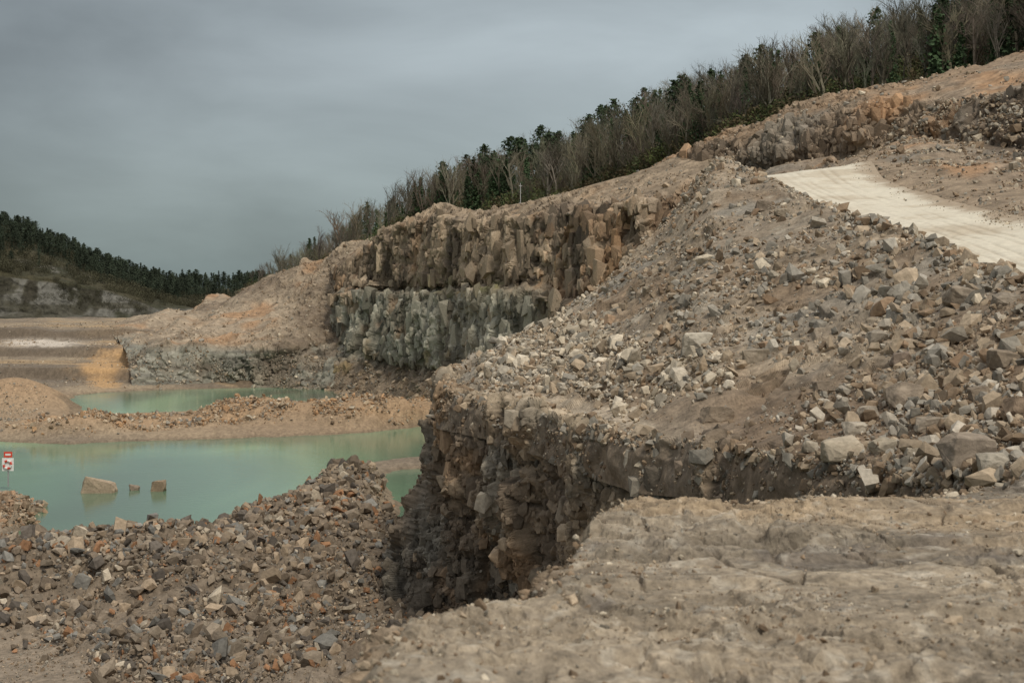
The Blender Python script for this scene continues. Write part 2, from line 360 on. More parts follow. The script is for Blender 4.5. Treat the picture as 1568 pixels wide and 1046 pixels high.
# ============== 4 upper right quarry face ===========
net=[[(960,300,192),(1050,270,182),(1150,240,170),(1290,190,160),(1400,170,157),(1568,130,152),(1950,70,145)],
 [(960,268,178),(1050,232,168),(1170,186,155),(1290,140,148),(1400,118,146),(1568,82,142),(1950,0,132)],
 [(960,280,172),(1050,246,162),(1170,203,148),(1290,170,140),(1400,160,133),(1500,150,122),(1950,110,95)],
 [(960,310,166),(1050,275,158),(1170,262,144),(1290,246,137),(1400,208,128),(1500,228,116),(1950,250,88)],
 [(960,340,160),(1080,300,142),(1200,275,124),(1312,240,109),(1410,268,90),(1500,292,76),(1950,350,50)],
 [(960,360,156),(1080,320,138),(1200,290,118),(1300,256,98),(1350,298,80),(1485,340,61.5),(1955,450,38.5)]]
net=np.array([[W(*p) for p in r] for r in net]); net[0,:,2]-=3; net[5,:,2]-=.7; net[5,:,0]+=.4
G=grid(net,420,680,3,3); NS=smoothN(normals(G),4); uu,vv=proj(G); R_=res(G)
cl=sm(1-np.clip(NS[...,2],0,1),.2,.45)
o1,r1,e1=facets(G,2.2,6,81,.16); o2,r2,e2=facets(G,.9,1.2,85,.2)
berm=1-sm(sdf(uu,vv,[(1285,235),(1410,262),(1500,286),(1700,300),(1700,420),(1480,355),(1345,310),(1285,270)]),0,8)
D=(cl*(o1*1.3+1.3*ridged(G*[1,1,.16],3.5,3,88))+o2*.4*sm(.9/R_,2,5)+1.2*fbm(G,8,4,86))*(1-.93*berm)
G=G+NS*D[...,None]
n1=fbm(G,9,4,91); n2=fbm(G*[1,1,.3],3,3,92)
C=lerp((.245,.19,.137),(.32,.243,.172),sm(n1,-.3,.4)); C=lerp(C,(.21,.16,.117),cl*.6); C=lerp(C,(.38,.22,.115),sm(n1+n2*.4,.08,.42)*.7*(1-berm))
C=lerp(C,(.245,.22,.182),sm(-n1+n2*.3,.05,.4)*.7); C=lerp(C,(.29,.222,.155),berm*.9)
C=lerp(C,(.30,.21,.137),(1-sm(np.abs(vv-np.interp(uu,[960,1290,1568],[270,145,88])),4,16))*.7)
C=lerp(C,(.14,.11,.085),sm(uu,1480,1530)*sm(vv,140,165)*sm(vv,260,235)*.75)
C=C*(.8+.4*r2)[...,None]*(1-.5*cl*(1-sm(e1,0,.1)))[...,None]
m_far=rockmat('quarry_face_rock',1.3,.9,.22,.34)
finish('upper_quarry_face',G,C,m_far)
N_=normals(G)
tal=1-sm(sdf(uu,vv,[(1340,235),(1420,170),(1500,160),(1640,160),(1640,300),(1500,288),(1410,262)]),0,15)
scatter('upper_face_rocks',G,N_,2600,.7,2.6,None,None,mask=cl*(1-berm)*(1-tal)*(vv>150),p=2.2,clump=0,sink=-.1,cols=C,tall=1.7)
scatter('upper_face_rocks',G,N_,9000,.18,1.1,[GREY,TAN,PALE,BRN],[3,3,2,3],mask=(tal*1.0+.22*(vv<300))*(1-berm),p=2.1)
scatter('upper_face_rocks',G,N_,900,.12,.5,[GREY,TAN,PALE,BRN],[3,3,2,3],mask=berm*1.,p=2.1)

# ============== 5 middle cliffs =====================
US=[505,535,605,680,740,810,890,1000,1130]
def rowm(vs,ds,us=US): return [W(u,v,d_) for u,v,d_ in zip(us,vs,ds)]
net=[rowm([428,408,378,348,350,340,320,285,240],[290,280,262,250,244,232,215,192,182]),
 rowm([408,386,343,308,322,311,287,252,205],[252,240,223,203,186,172,164,160,162]),
 rowm([418,402,352,330,342,334,322,304,266],[241,227,212,193,176,162,152,145,146]),
 rowm([445,441,441,438,433,430,450,430,380],[237,223,209,190,173,159,148,140,138]),
 rowm([455,450,450,448,445,446,468,450,400],[229,217,203,184,168,155,144,136,134]),
 rowm([520,530,552,564,560,566,570,550,500],[226,214,200,181,165,152,142,134,132]),
 rowm([590,602,615,632,652,668,690,700,700],[216,202,188,171,155,144,134,124,112],[470,530,600,665,740,810,890,1000,1130]),
 rowm([600,614,628,647,668,685,705,715,715],[213,199,185,169,153,142,132,122,110],[470,530,600,665,740,810,890,1000,1130])]
net=np.array(net); net[7,:,2]-=1.5
G=grid(net,640,800,1.5,3); 
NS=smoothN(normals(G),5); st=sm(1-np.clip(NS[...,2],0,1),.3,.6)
NH_=NS.copy(); NH_[...,2]*=1-st*.8; NH_/=np.linalg.norm(NH_,axis=-1,keepdims=True)
o1,r1,e1=facets(G,2.6,9,101,.14,.3); o2,r2,e2=facets(G*[1,1,.6],1.2,1.2,105,.16); R_=res(G)
rr=ridged(G*[1,1,.16],6,4,107); big=fbm(G*[1,1,.25],16,3,109)
D=st*(o1*1.3+1.3*rr+.7*fbm(G*[.4,.4,3],5,3,108)+3.2*big)+o2*.6*sm(1.1/R_,2,4)+1.0*fbm(G,11,4,106)
G=G+NH_*D[...,None]; N_=normals(G); uu,vv=proj(G)
z=G[...,2]; n1=fbm(G,14,4,121); n2=fbm(G*[1,1,.14],2.6,4,122); n3=fbm(G,3,3,123)
C=lerp((.20,.155,.113),(.33,.258,.182),sm(n2,-.3,.3))
C=lerp(C,(.25,.238,.188),sm(z,1,-2)*sm(z,-13,-9)*sm(uu,860,790)*.85)
C=lerp(C,(.37,.355,.29),sm(z,0,-2)*sm(z,-12,-9)*sm(n2,-.1,.25)*sm(uu,860,790)*.8)
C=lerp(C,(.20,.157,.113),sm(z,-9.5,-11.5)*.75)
C=lerp(C,(.38,.225,.12),sm(n1*.6+n2,.12,.45)*sm(uu,740,840)*.75)
C=lerp(C,(.34,.21,.12),sm(n1*.6+n3,.25,.55)*.5)
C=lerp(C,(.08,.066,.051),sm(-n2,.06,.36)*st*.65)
C=lerp(C,GRN,sm(np.abs(z-.1),1.0,.3)*sm(uu,580,630)*sm(uu,800,760)*sm(n3,-.1,.3)*.7)
C=lerp(C,GRN,sm(n3+n1,.3,.7)*sm(z,-5,-9)*.4)
C=lerp(C,(.31,.24,.168),sm(z+n3,8.6,10.5)*.75*(1-.6*st))
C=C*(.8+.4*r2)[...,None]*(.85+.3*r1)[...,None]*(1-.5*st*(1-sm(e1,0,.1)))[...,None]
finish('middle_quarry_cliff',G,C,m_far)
scatter('cliff_blocks',G,N_,7500,.7,3.2,None,None,mask=st*(uu<1130)*(z>-12),p=2.0,clump=0,sink=-.14,cols=C,tall=2.2)
scatter('cliff_foot_rocks',G,N_,8000,.16,1.0,[GREY,TAN,BRN,SLATE],[3,4,3,1],mask=((z<-10.5)*1.0+.6*(z>5)*(uu>820)*(st<.5)),p=2.3)

# left talus / pale cliff
net=[[(170,520,345),(250,505,335),(300,492,325),(350,470,315),(430,450,300),(500,430,285),(580,400,275)],
 [(170,505,330),(250,491,318),(300,478,308),(345,455,296),(425,434,285),(495,410,272),(580,370,258)],
 [(175,520,290),(245,508,280),(300,496,275),(360,480,268),(430,462,262),(500,438,256),(580,420,248)],
 [(190,540,250),(240,530,243),(300,528,238),(370,524,234),(440,505,236),(500,480,240),(580,450,238)],
 [(205,558,225),(240,545,219),(300,546,218),(370,550,216),(440,543,217),(500,530,224),(580,520,222)],
 [(200,600,209),(240,597,213),(300,596,213.5),(370,594,214),(440,592,215),(500,594,212),(580,605,200)],
 [(200,606,207),(240,603,210),(300,602,211),(370,600,212),(440,598,213),(500,600,210),(580,612,198)]]
net=np.array([[W(*p) for p in r] for r in net]); net[6,:,2]-=1.5
G=grid(net,360,560,2,3); NS=smoothN(normals(G),4); R_=res(G)
st=sm(1-np.clip(NS[...,2],0,1),.35,.65)
o1,r1,e1=facets(G,3.0,4,131,.15); o2,r2,e2=facets(G,1.2,1.2,135,.18)
G=G+NS*(st*(o1*1.5+1.1*ridged(G*[1,1,.3],5,3,133))+o2*.6*sm(1.2/R_,2,4)+3.0*ridged(G*[1,.5,.6],14,4,136)*(1-st*.6))[...,None]; N_=normals(G); uu,vv=proj(G); z=G[...,2]
n1=fbm(G,15,4,141); n3=fbm(G,4,3,143); n4=fbm(G*[.5,1,4],4,3,144)
C=lerp((.26,.205,.148),(.36,.288,.208),sm(n1+n3*.4,-.3,.3)); C=lerp(C,(.27,.262,.215),sm(z+n3,-8.5,-10)*.9)
C=lerp(C,(.14,.13,.108),sm(n4,.0,.25)*sm(z,-8.5,-10)*.75)
C=lerp(C,(.37,.215,.115),sm(n1-n3*.3,.06,.42)*sm(z,-11,-8)*.75); C=lerp(C,(.18,.138,.10),sm(-n1+n3*.5,.1,.4)*.7)
C=C*(.8+.4*r2)[...,None]
finish('far_rock_slope',G,C,m_far)
scatter('cliff_blocks',G,N_,1800,.5,2.0,None,None,mask=st*(vv<598),p=2.2,clump=0,sink=-.12,cols=C,tall=1.2)
scatter('cliff_foot_rocks',G,N_,5500,.18,1.0,[GREY,TAN,PALE,BRN],[3,4,2,3],mask=(vv<600)*1.0,p=2.3)

# ============== 6 quarry floor & ponds ==============
def plan(pts,z=-15.): return [((u-784)/F*(-z*F/(v-440)), -z*F/(v-440)) for u,v in pts]
P1=plan([(-60,880),(0,868),(100,866),(200,860),(285,853),(330,834),(400,802),(455,776),(488,738),(530,714),(640,702),(760,705),(760,668),(655,652),(560,662),(440,669),(300,673),(180,676),(100,680),(0,675),(-300,690),(-300,735),(-60,748),(0,752),(38,762),(60,775),(28,800),(5,838),(-60,850)])
P2=plan([(95,612),(130,604),(200,598),(300,595),(480,591),(530,600),(620,612),(800,640),(760,648),(655,634),(600,626),(500,632),(400,631),(300,634),(200,638),(130,638),(105,626)])
P3=plan([(598,722),(650,716),(700,760),(650,812),(618,824),(600,780)])
nr,nc=800,800
yy=np.r_[30.,np.geomspace(42,380,nr-1)][:,None]*np.ones(nc); 
ucol=np.linspace(-420,1000,nc)[None,:]*np.ones((nr,1))
G=np.stack([(ucol-784)/F*yy,yy,np.zeros_like(yy)],-1)
X,Y=G[...,0],G[...,1]
nz=fbm(G,6,4,151)
s=np.minimum(np.minimum(sdf(X,Y,P1),sdf(X,Y,P2)),sdf(X,Y,P3))+nz*1.6+.5*fbm(G,1.5,2,152)
land=-15+.75*(1-np.exp(-np.maximum(s,0)*.55))
Z=np.where(s>0,land,-15-np.minimum(-s*.35,2))
heapL=plan([(-80,900),(0,893),(150,880),(300,872),(380,840),(470,800),(540,745),(620,722)],-14.)
heap=np.exp(-(dline(X,Y,heapL)/5.5)**2)
heapA=sdf(X,Y,plan([(-60,875),(330,838),(480,755),(600,715),(610,820),(600,900),(740,980),(700,1100),(300,1100),(200,1000),(60,960),(-60,955)],-14.))
hm=(1-sm(heapA,-1,3))*sm(s,0,2.5)
Z+=sm(s,0,2)*heap*1.25+hm*(.5+1.1*fbm(G,6,3,161))
dike=dline(X,Y,plan([(130,655),(250,648),(420,640),(560,642),(660,640)],-14.5))
dm=sm(s,0,1.5)*(1-sm(dike,5,9)); Z+=dm*1.2*np.clip(.8+nz*1.6,0.1,2)
mx,my,_=W(45,600,175); mo=np.exp(-(((X-mx+2)/6.5)**2+((Y-my)/7)**2)); Z+=mo*3.2
sp=np.exp(-(dline(X,Y,plan([(-120,800),(0,785),(22,780)],-14.5))/3)**2); Z+=sp*1.0*sm(s,0,1)
Yw=Y+9*fbm(G,30,3,155)+.12*(X+80)
ter=sm(Yw,219,223)*1.8+sm(Yw,247,252)*1.9+sm(Yw,283,289)*1.9+sm(Yw,206,330)*.4
Z+=ter*sm(s,0,8)
R_=res(G)
o1,r1,e1=facets(G,.9,.9,171,.2); o2,r2,e2=facets(G,.4,.4,175,.2)
rub=np.clip(hm+dm+sp,0,1)
Z+=(s>-.5)*(o1*.35*rub*sm(.9/R_,2,4)+o2*.16*(rub*.8+.2)*sm(.4/R_,2,4)+.1*nz+.15*fbm(G,1.5,2,176)*(rub+.2))
Z+=.9*sm(Y,200,260)*fbm(G,10,4,177)
G[...,2]=Z
uu,vv=proj(G)
n1=fbm(G,12,4,181); n3=fbm(G,2.5,3,183); n7=fbm(G*[.3,1,1],7,4,187)
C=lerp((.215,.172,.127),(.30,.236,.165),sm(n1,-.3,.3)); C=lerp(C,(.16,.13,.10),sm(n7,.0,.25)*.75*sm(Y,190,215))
C=lerp(C,(.42,.29,.16),sm(fbm(G*[.25,1,1],5,3,188),.12,.35)*.6*sm(Y,190,215))
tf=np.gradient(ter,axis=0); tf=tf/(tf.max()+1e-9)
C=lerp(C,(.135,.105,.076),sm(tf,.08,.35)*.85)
C=lerp(C,(.175,.137,.10),hm*.85); C=lerp(C,(.37,.25,.15),np.clip(dm,0,1)*.85)
C=lerp(C,(.235,.19,.145),sm(Y,66,54)*.8)
C=lerp(C,(.33,.205,.12),np.clip(mo*1.6,0,1)*.8)
C=lerp(C,(.35,.245,.152),sm(Y,135,150)*sm(Y,205,190)*(1-np.clip(dm,0,1))*.7)
org=np.exp(-((uu-205)/38)**2-((vv-545)/18)**2)+np.exp(-((uu-150)/30)**2-((vv-562)/9)**2)+.7*np.exp(-((uu-160)/20)**2-((vv-585)/10)**2)
C=lerp(C,(.50,.31,.15),np.clip(org*1.3+n3*.8*(org>.1),0,.85))
pl=np.exp(-((uu-60)/50)**2-((vv-525)/5)**2); C=lerp(C,(.60,.53,.45),np.clip(pl*1.5+n3*.9*(pl>.2),0,.85)) 
C=lerp(C,(.17,.13,.09),sm(s,.9,.1)*.6)
C=C*(.82+.36*r2)[...,None]
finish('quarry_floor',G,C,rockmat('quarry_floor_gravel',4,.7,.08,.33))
N_=normals(G)
hp=[(.205,.16,.117),(.26,.21,.157),(.125,.106,.088),(.325,.25,.175),(.30,.165,.09),(.42,.355,.27),(.21,.198,.175)]; hw=[4,4,2.4,3,1.2,1.1,2]
sc_m=hm*sm(s,0,.8)*(yy>50)
scatter('rubble_heap',G,N_,24000,.10,.6,hp,hw,mask=sc_m,p=2.0,clump=3,sink=.15)
scatter('rubble_heap',G,N_,3600,.35,1.2,hp,hw,mask=sc_m*(.25+heap),p=2.4,clump=0,sink=.25)
scatter('rubble_heap',G,N_,2600,.15,.8,[(.33,.22,.14),BRN,TAN,GREY],[3,2,2,1],mask=sp*sm(s,-.5,.5)*(uu>-60),p=2.2,clump=0)
scatter('gravel_stones',G,N_,14000,.04,.25,[GREY,TAN,BRN,(.38,.33,.26)],[3,2,3,1],mask=((yy>48)&(yy<76)&(uu>-40)&(uu<760)&(s>0))*1.0,p=2.3,clump=2)
scatter('causeway_rubble',G,N_,9000,.14,.95,[(.40,.25,.14),(.43,.335,.23),BRN,GREY,PALE],[4,4,3,2,1.2],mask=dm*sm(s,-.2,.6),p=2.1,clump=2.5,sink=.3)
scatter('causeway_rubble',G,N_,3000,.1,.6,[GREY,TAN,PALE],[3,3,1],mask=((uu<70)&(uu>-60)&(vv>585)&(vv<660)&(s>0))*1.0,p=2.4)
scatter('gravel_stones',G,N_,4500,.15,.8,[GREY,TAN,PALE,BRN],[3,3,1.5,2],mask=((yy>205)&(yy<330)&(uu<260)&(s>0))*1.0,p=2.5,clump=8)
ys=np.array([10,200,390,600,1200,4000.]);xs=np.linspace(-1,1,30)
V=np.array([[x*max(400,y*1.6),y,-17.8 if y<=390 else -9.5] for y in ys for x in xs]); 
mk('ground',V,quads(len(ys),len(xs)),np.ones((len(V),3))*np.array([.14,.14,.08]),rockmat('distant_ground',.1,.3,1,.3),True)
# water
m,nt,b=newmat('turquoise_quarry_water'); Nn=nt.nodes; L=nt.links
ge=Nn.new('ShaderNodeNewGeometry'); mp=Nn.new('ShaderNodeMapping'); mp.inputs['Scale'].default_value=(.04,.018,1); mp.inputs['Location'].default_value=(.3,.15,0); L.new(ge.outputs['Position'],mp.inputs['Vector'])
no=Nn.new('ShaderNodeTexNoise'); no.inputs['Scale'].default_value=1; no.inputs['Detail'].default_value=3; no.inputs['Distortion'].default_value=.6; L.new(mp.outputs[0],no.inputs['Vector'])
cr=Nn.new('ShaderNodeValToRGB'); e=cr.color_ramp.elements; e[0].position=.36; e[0].color=(.085,.12,.08,1); e[1].position=.62; e[1].color=(.25,.41,.235,1); x=e.new(.48); x.color=(.135,.235,.145,1)
L.new(no.outputs['Fac'],cr.inputs[0]); L.new(cr.outputs[0],b.inputs['Base Color'])
b.inputs['Roughness'].default_value=.11; b.inputs['IOR'].default_value=1.33
mp2=Nn.new('ShaderNodeMapping'); mp2.inputs['Scale'].default_value=(1.2,2.2,1); L.new(ge.outputs['Position'],mp2.inputs['Vector'])
n2=Nn.new('ShaderNodeTexNoise'); n2.inputs['Scale'].default_value=1.3; n2.inputs['Detail'].default_value=4; L.new(mp2.outputs[0],n2.inputs['Vector'])
bu=Nn.new('ShaderNodeBump'); bu.inputs['Strength'].default_value=.25; bu.inputs['Distance'].default_value=.05; L.new(n2.outputs['Fac'],bu.inputs['Height']); L.new(bu.outputs[0],b.inputs['Normal'])
mk('pond_water',np.array([[-150,60,-15],[12,60,-15],[12,222,-15],[-150,222,-15.]]),np.array([[0,1,2,3]]),None,m)

# ============== 7 hills & trees =====================
hill_top=[(360,447,520),(460,412,455),(520,384,425),(600,352,385),(700,306,345),(800,280,312),(900,256,290),(1000,208,270),(1100,182,250),(1200,152,235),(1300,126,220),(1400,98,206),(1568,55,190),(1950,-40,170)]
hill_bot=[(360,470,400),(460,440,300),(520,405,272),(600,360,255),(700,322,240),(800,318,225),(900,296,208),(1000,262,188),(1100,224,172),(1200,186,166),(1300,152,162),(1400,128,160),(1568,92,156),(1950,0,145)]
ht=np.array([W(*p) for p in hill_top]);hb=np.array([W(*p) for p in hill_bot])
backr=ht+[0,60,-12]
GH=grid([backr,ht,(ht*.5+hb*.5)+[0,0,-.5],hb,hb+[0,-6,-3]],180,420,3,3,30); NH=normals(GH)
GH=GH+NH*(1.2*fbm(GH,12,4,201)+.4*fbm(GH,3,3,202))[...,None]
n=fbm(GH,14,4,203); C=lerp((.085,.072,.042),(.135,.105,.063),sm(n,-.3,.3)); C=lerp(C,(.10,.11,.047),sm(fbm(GH,9,3,205),.1,.4)*.7)
m_hill=rockmat('hillside_scrub',.8,1.0,.6,.4)
finish('wooded_hillside',GH,C,m_hill)
lt=[(-260,220,470),(-120,290,480),(0,350,500),(80,378,520),(160,412,540),(240,434,560),(300,440,580),(380,442,600),(480,440,620)]
l1=[(-260,360,440),(-120,380,445),(0,398,450),(80,410,460),(160,432,480),(240,458,500),(300,462,520),(380,452,560),(480,448,590)]
l2=[(-260,385,425),(-120,400,425),(0,415,425),(80,424,430),(160,442,440),(240,464,452),(300,472,475),(380,466,520),(480,458,560)]
l3=[(-260,480,418),(-120,482,418),(0,484,418),(80,486,423),(160,489,432),(240,492,440),(300,490,450),(380,482,470),(480,475,520)]
l4=[(-260,500,370),(-120,500,370),(0,500,365),(80,500,365),(160,500,360),(240,500,350),(300,500,345),(380,500,345),(480,500,345)]
A=[np.array([W(*p) for p in r]) for r in (lt,l1,l2,l3,l4)]
GL=grid([A[0]+[0,80,-15]]+A,260,480,2,3,60); NS=smoothN(normals(GL),4); st=sm(1-np.clip(NS[...,2],0,1),.35,.7)
o1,r1,e1=facets(GL,5,9,211,.15)
GL=GL+NS*(2.5*fbm(GL,18,4,212)+st*(o1*2.6+2.4*ridged(GL*[1,1,.2],12,3,217)+1.2*fbm(GL*[.2,.2,2],5,2,218)))[...,None]
uu,vv=proj(GL); n=fbm(GL,18,4,213); n3=fbm(GL*[1,1,2.5],7,3,214); n5=fbm(GL*[1,.3,.3],4,3,219); n8=fbm(GL*[.15,.15,1.6],3,3,220)
C=lerp((.05,.05,.031),(.09,.076,.045),sm(n+n3*.3,-.3,.3)); 
band=sm(vv-np.interp(uu,[-260,0,160,240,480],[390,420,442,468,470])+n*8,0,5)*sm(vv,492,486)
C=lerp(C,(.17,.163,.142),band*sm(n3*.5+n5,-.35,.05)*.95); C=lerp(C,(.05,.046,.036),band*sm(-n5,.02,.25)*.8); C=lerp(C,(.065,.06,.042),band*sm(n8,.03,.2)*.75)
b2=sm(np.abs(vv-np.interp(uu,[-100,0,120,240],[376,394,418,448])+n*12),6,3)*sm(uu,260,180); C=lerp(C,(.155,.145,.123),b2*sm(n5+n3*.4,-.15,.1)*.85)
C=lerp(C,(.17,.135,.10),sm(vv,489,494))
finish('distant_hillside',GL,C,m_hill)

def seg(Q,p0,p1,r0,r1):
    p0=np.array(p0);p1=np.array(p1);d=p1-p0;d=d/(np.linalg.norm(d)+1e-9)
    a=np.cross(d,[.3,.9,.1]);a/=np.linalg.norm(a);b=np.cross(d,a)
    k=[0,2.094,4.189]; A=[p0+r0*(a*math.cos(t)+b*math.sin(t)) for t in k];B=[p1+r1*(a*math.cos(t)+b*math.sin(t)) for t in k]
    n=len(Q[0]); Q[0].extend(A+B)
    for i in range(3): j_=(i+1)%3; Q[1].append([n+i,n+j_,n+3+j_,n+3+i])
def bare(seed,spread=1.):
    r=np.random.default_rng(seed); Q=([],[])
    def grow(p,d,l,rad,lev):
        q=p+d*l*.5; d2=d+r.normal(size=3)*.12; d2/=np.linalg.norm(d2); e=q+d2*l*.5
        seg(Q,p,q,rad,rad*.8); seg(Q,q,e,rad*.8,rad*.55)
        if lev==0: return
        k={3:8,2:5,1:4}[lev]
        for i in range(k):
            t=r.uniform(.35,1.) if lev<3 else r.uniform(.3,1)
            o=p+(e-p)*t; w=r.normal(size=3); w-=w.dot(d)*d; w/=np.linalg.norm(w)
            nd=d*r.uniform(.55,1.0)+w*r.uniform(.35,.8)*spread; nd[2]+=.25; nd/=np.linalg.norm(nd)
            grow(o,nd,l*r.uniform(.42,.62)*(1.15-.4*t if lev==3 else 1),rad*.42,lev-1)
    grow(np.zeros(3),np.array([r.normal()*.05,r.normal()*.05,1.]),.62,.018,3)
    V=np.array(Q[0]); V[:,2]/=V[:,2].max()
    return V,np.array(Q[1])
def leafq(Q,c,s,r):
    a=r.normal(size=3);a/=np.linalg.norm(a);b=np.cross(a,r.normal(size=3));b/=np.linalg.norm(b)
    n=len(Q[0]); Q[0].extend([c-a*s,c-b*s*.6,c+a*s,c+b*s*.6]); Q[1].append([n,n+1,n+2,n+3])
def conifer(seed,pine=False):
    r=np.random.default_rng(seed); Q=([],[])
    seg(Q,(0,0,0),(0,0,.6),.016,.01); seg(Q,(0,0,.6),(0,0,1),.01,.002)
    z0=.5 if pine else .12
    for i in range(22):
        z=z0+(1-z0)*i/22.; rad=(.17 if not pine else .2)*((1-z)/(1-z0))**(.9 if not pine else .5)*r.uniform(.75,1.15)+.012
        for k in range(8):
            if r.random()<.25: continue
            a=r.uniform(0,6.283); rr=rad*r.uniform(.5,1.25)
            e=np.array([math.cos(a)*rr,math.sin(a)*rr,z-rr*.3+(rr*.4 if pine else 0)])
            for t in (.35,.7,1.):
                leafq(Q,np.array([0,0,z])*(1-t)+e*t+r.normal(size=3)*.01,.03*(1.25-.5*t),r)
    return np.array(Q[0]),np.array(Q[1])
def bush(seed):
    r=np.random.default_rng(seed); Q=([],[])
    for i in range(9):
        a=r.uniform(0,6.28);d=np.array([math.cos(a)*.5,math.sin(a)*.5,r.uniform(.5,1.)]); seg(Q,(0,0,0),d,.012,.005)
    for i in range(90):
        d=r.normal(size=3);d/=np.linalg.norm(d);d*=r.uniform(.35,1)**.5; leafq(Q,np.array([d[0]*.55,d[1]*.55,.5+d[2]*.48]),.05,r)
    return np.array(Q[0]),np.array(Q[1])
BARE=[bare(300+i,1+.15*(i%3)) for i in range(7)];CON=[conifer(400+i) for i in range(4)];PINE=[conifer(420+i,True) for i in range(3)];BUSH=[bush(440+i) for i in range(5)]
def pickpts(G,n,c0,c1,f0,f1_,ulo,uhi,clump=None):
    a=max(0,int(c0+(c1-c0)*f0)); b_=min(G.shape[0],max(a+2,int(c0+(c1-c0)*f1_)))
    S=G[a:b_].reshape(-1,3); u,v=proj(S)
    w=((u>ulo)&(u<uhi)).astype(float)
    if clump: w*=np.clip(.4+fbm(S,clump,2,rng.integers(99))*2,.02,2)
    return S[rng.choice(len(S),n,p=w/w.sum())]
def trees(name,var,pts,h,wd,cols,mat):
    n=len(pts); S=np.stack([h*wd,h*wd,h],-1)
    V,Fc,C=merge(var,pts-[0,0,.3],S,rotz(n),cols); mk(name,V,Fc,C,mat)
mt=rockmat('bare_twigs',2,.1,.05,.2,cells=False); mc=rockmat('conifer_needles',1.5,.1,.05,.35,cells=False); mb=rockmat('scrub_leaves',1.5,.1,.05,.35,cells=False)
vh=proj(GH)[1]; c0=int(np.median(np.argmin(vh,axis=0))); c1=int(GH.shape[0]*.9)
p=np.vstack([pickpts(GH,430,c0,c1,-.1,.12,380,1640),pickpts(GH,480,c0,c1,.1,.85,420,1640)])
n=len(p); h=rng.uniform(5,11.5,n)*np.where(p[:,1]>330,.75,1)
trees('bare_deciduous_trees',BARE,p,h,rng.uniform(.75,1.15,n),np.array([[.17,.15,.112]])*rng.uniform(.5,1.35,(n,1))*rng.uniform(.92,1.08,(n,3)),mt)
p=np.vstack([pickpts(GH,80,c0,c1,-.1,.2,440,1640,9),pickpts(GH,190,c0,c1,.2,.85,520,1640,12)])
n=len(p)
trees('conifer_trees',CON,p,rng.uniform(4,10,n),rng.uniform(.8,1.3,n),np.array([[.046,.072,.035]])*rng.uniform(.7,1.6,(n,1)),mc)
p=pickpts(GH,65,c0,c1,-.1,.25,560,1640,20); n=len(p)
trees('pine_trees',PINE,p,rng.uniform(7,12,n),rng.uniform(.9,1.3,n),np.array([[.043,.062,.033]])*rng.uniform(.7,1.5,(n,1)),mc)
p=np.vstack([pickpts(GH,2200,c0,c1,0,.97,380,1640,10),pickpts(GH,300,c0,c1,-.1,.2,380,1640)]); n=len(p)
bc=np.array([[.11,.095,.055],[.11,.13,.05],[.07,.085,.04],[.135,.105,.06]])[rng.integers(0,4,n)]*rng.uniform(.65,1.35,(n,1))
trees('hillside_shrubs',BUSH,p,rng.uniform(1.2,3.8,n),rng.uniform(.8,1.5,n),bc,mb)
vl=proj(GL)[1]; c0=int(np.median(np.argmin(vl[:,:240],axis=0))); c1=int(GL.shape[0]*.95)
p=np.vstack([pickpts(GL,400,c0,c1,-.05,.06,-120,480),pickpts(GL,650,c0,c1,.03,.33,-120,400,25)]); n=len(p)
trees('distant_conifer_woods',CON+PINE,p,rng.uniform(3.5,8,n),rng.uniform(1.,1.5,n),np.array([[.043,.055,.036]])*rng.uniform(.7,1.6,(n,1)),mc)
p=np.vstack([pickpts(GL,1500,c0,c1,0,.42,-120,480,20),pickpts(GL,450,c0,c1,.42,.8,-120,480,12)]); n=len(p)
trees('distant_scrub',BUSH,p,np.r_[rng.uniform(1.5,4,1500),rng.uniform(.8,2.0,450)],rng.uniform(.8,1.5,n),np.array([[.07,.066,.04]])*rng.uniform(.6,1.4,(n,1)),mb)

# ============== 8 hero boulders =====================
def boulder(name,u,v,D,w,h,col,seed,surf=None,dep=None,zoff=0.,rn=.08):
    V,Fc=hullrock(6 if rn>.05 else 1,True,seed)
    bm=bmesh.new(); vs=[bm.verts.new(x) for x in V]
    for f in Fc:
        try: bm.faces.new([vs[i] for i in f])
        except Exception: pass
    bmesh.ops.dissolve_limit(bm,angle_limit=.25,verts=bm.verts,edges=bm.edges)
    bmesh.ops.bevel(bm,geom=list(bm.edges),offset=.02,segments=1,affect='EDGES',clamp_overlap=True)
    bmesh.ops.triangulate(bm,faces=bm.faces)
    bmesh.ops.subdivide_edges(bm,edges=bm.edges,cuts=4,use_grid_fill=True)
    bmesh.ops.triangulate(bm,faces=bm.faces)
    P=np.array([x.co[:] for x in bm.verts]); bm.verts.index_update(); Fc=np.array([[q.index for q in f.verts] for f in bm.faces]); 
    bm.normal_update(); NN=np.array([x.normal[:] for x in bm.verts]); bm.free()
    P=P/(P.max(0)-P.min(0))
    P=P+NN*(rn*.8*fbm(P+seed,.45,3,seed)+.035*fbm(P+seed,.1,3,seed))[:,None]
    P=P*[w,dep or w*.8,h]; x,y,z=W(u,v,D)
    if surf is not None:
        a,b_=proj(surf); i=np.argmin((a-u)**2+(b_-v)**2+1e9*(surf[...,1]<3)); x,y,z=surf.reshape(-1,3)[i]
    P=P+[x,y,z+h*.25+zoff]
    C=np.array(col)*(1+.3*fbm(P,w*.5,3,seed+5))[:,None]
    mk(name,P,Fc,C,m_rock2)
m_rock2=rockmat('boulder_rock',6,.6,.05,.3)
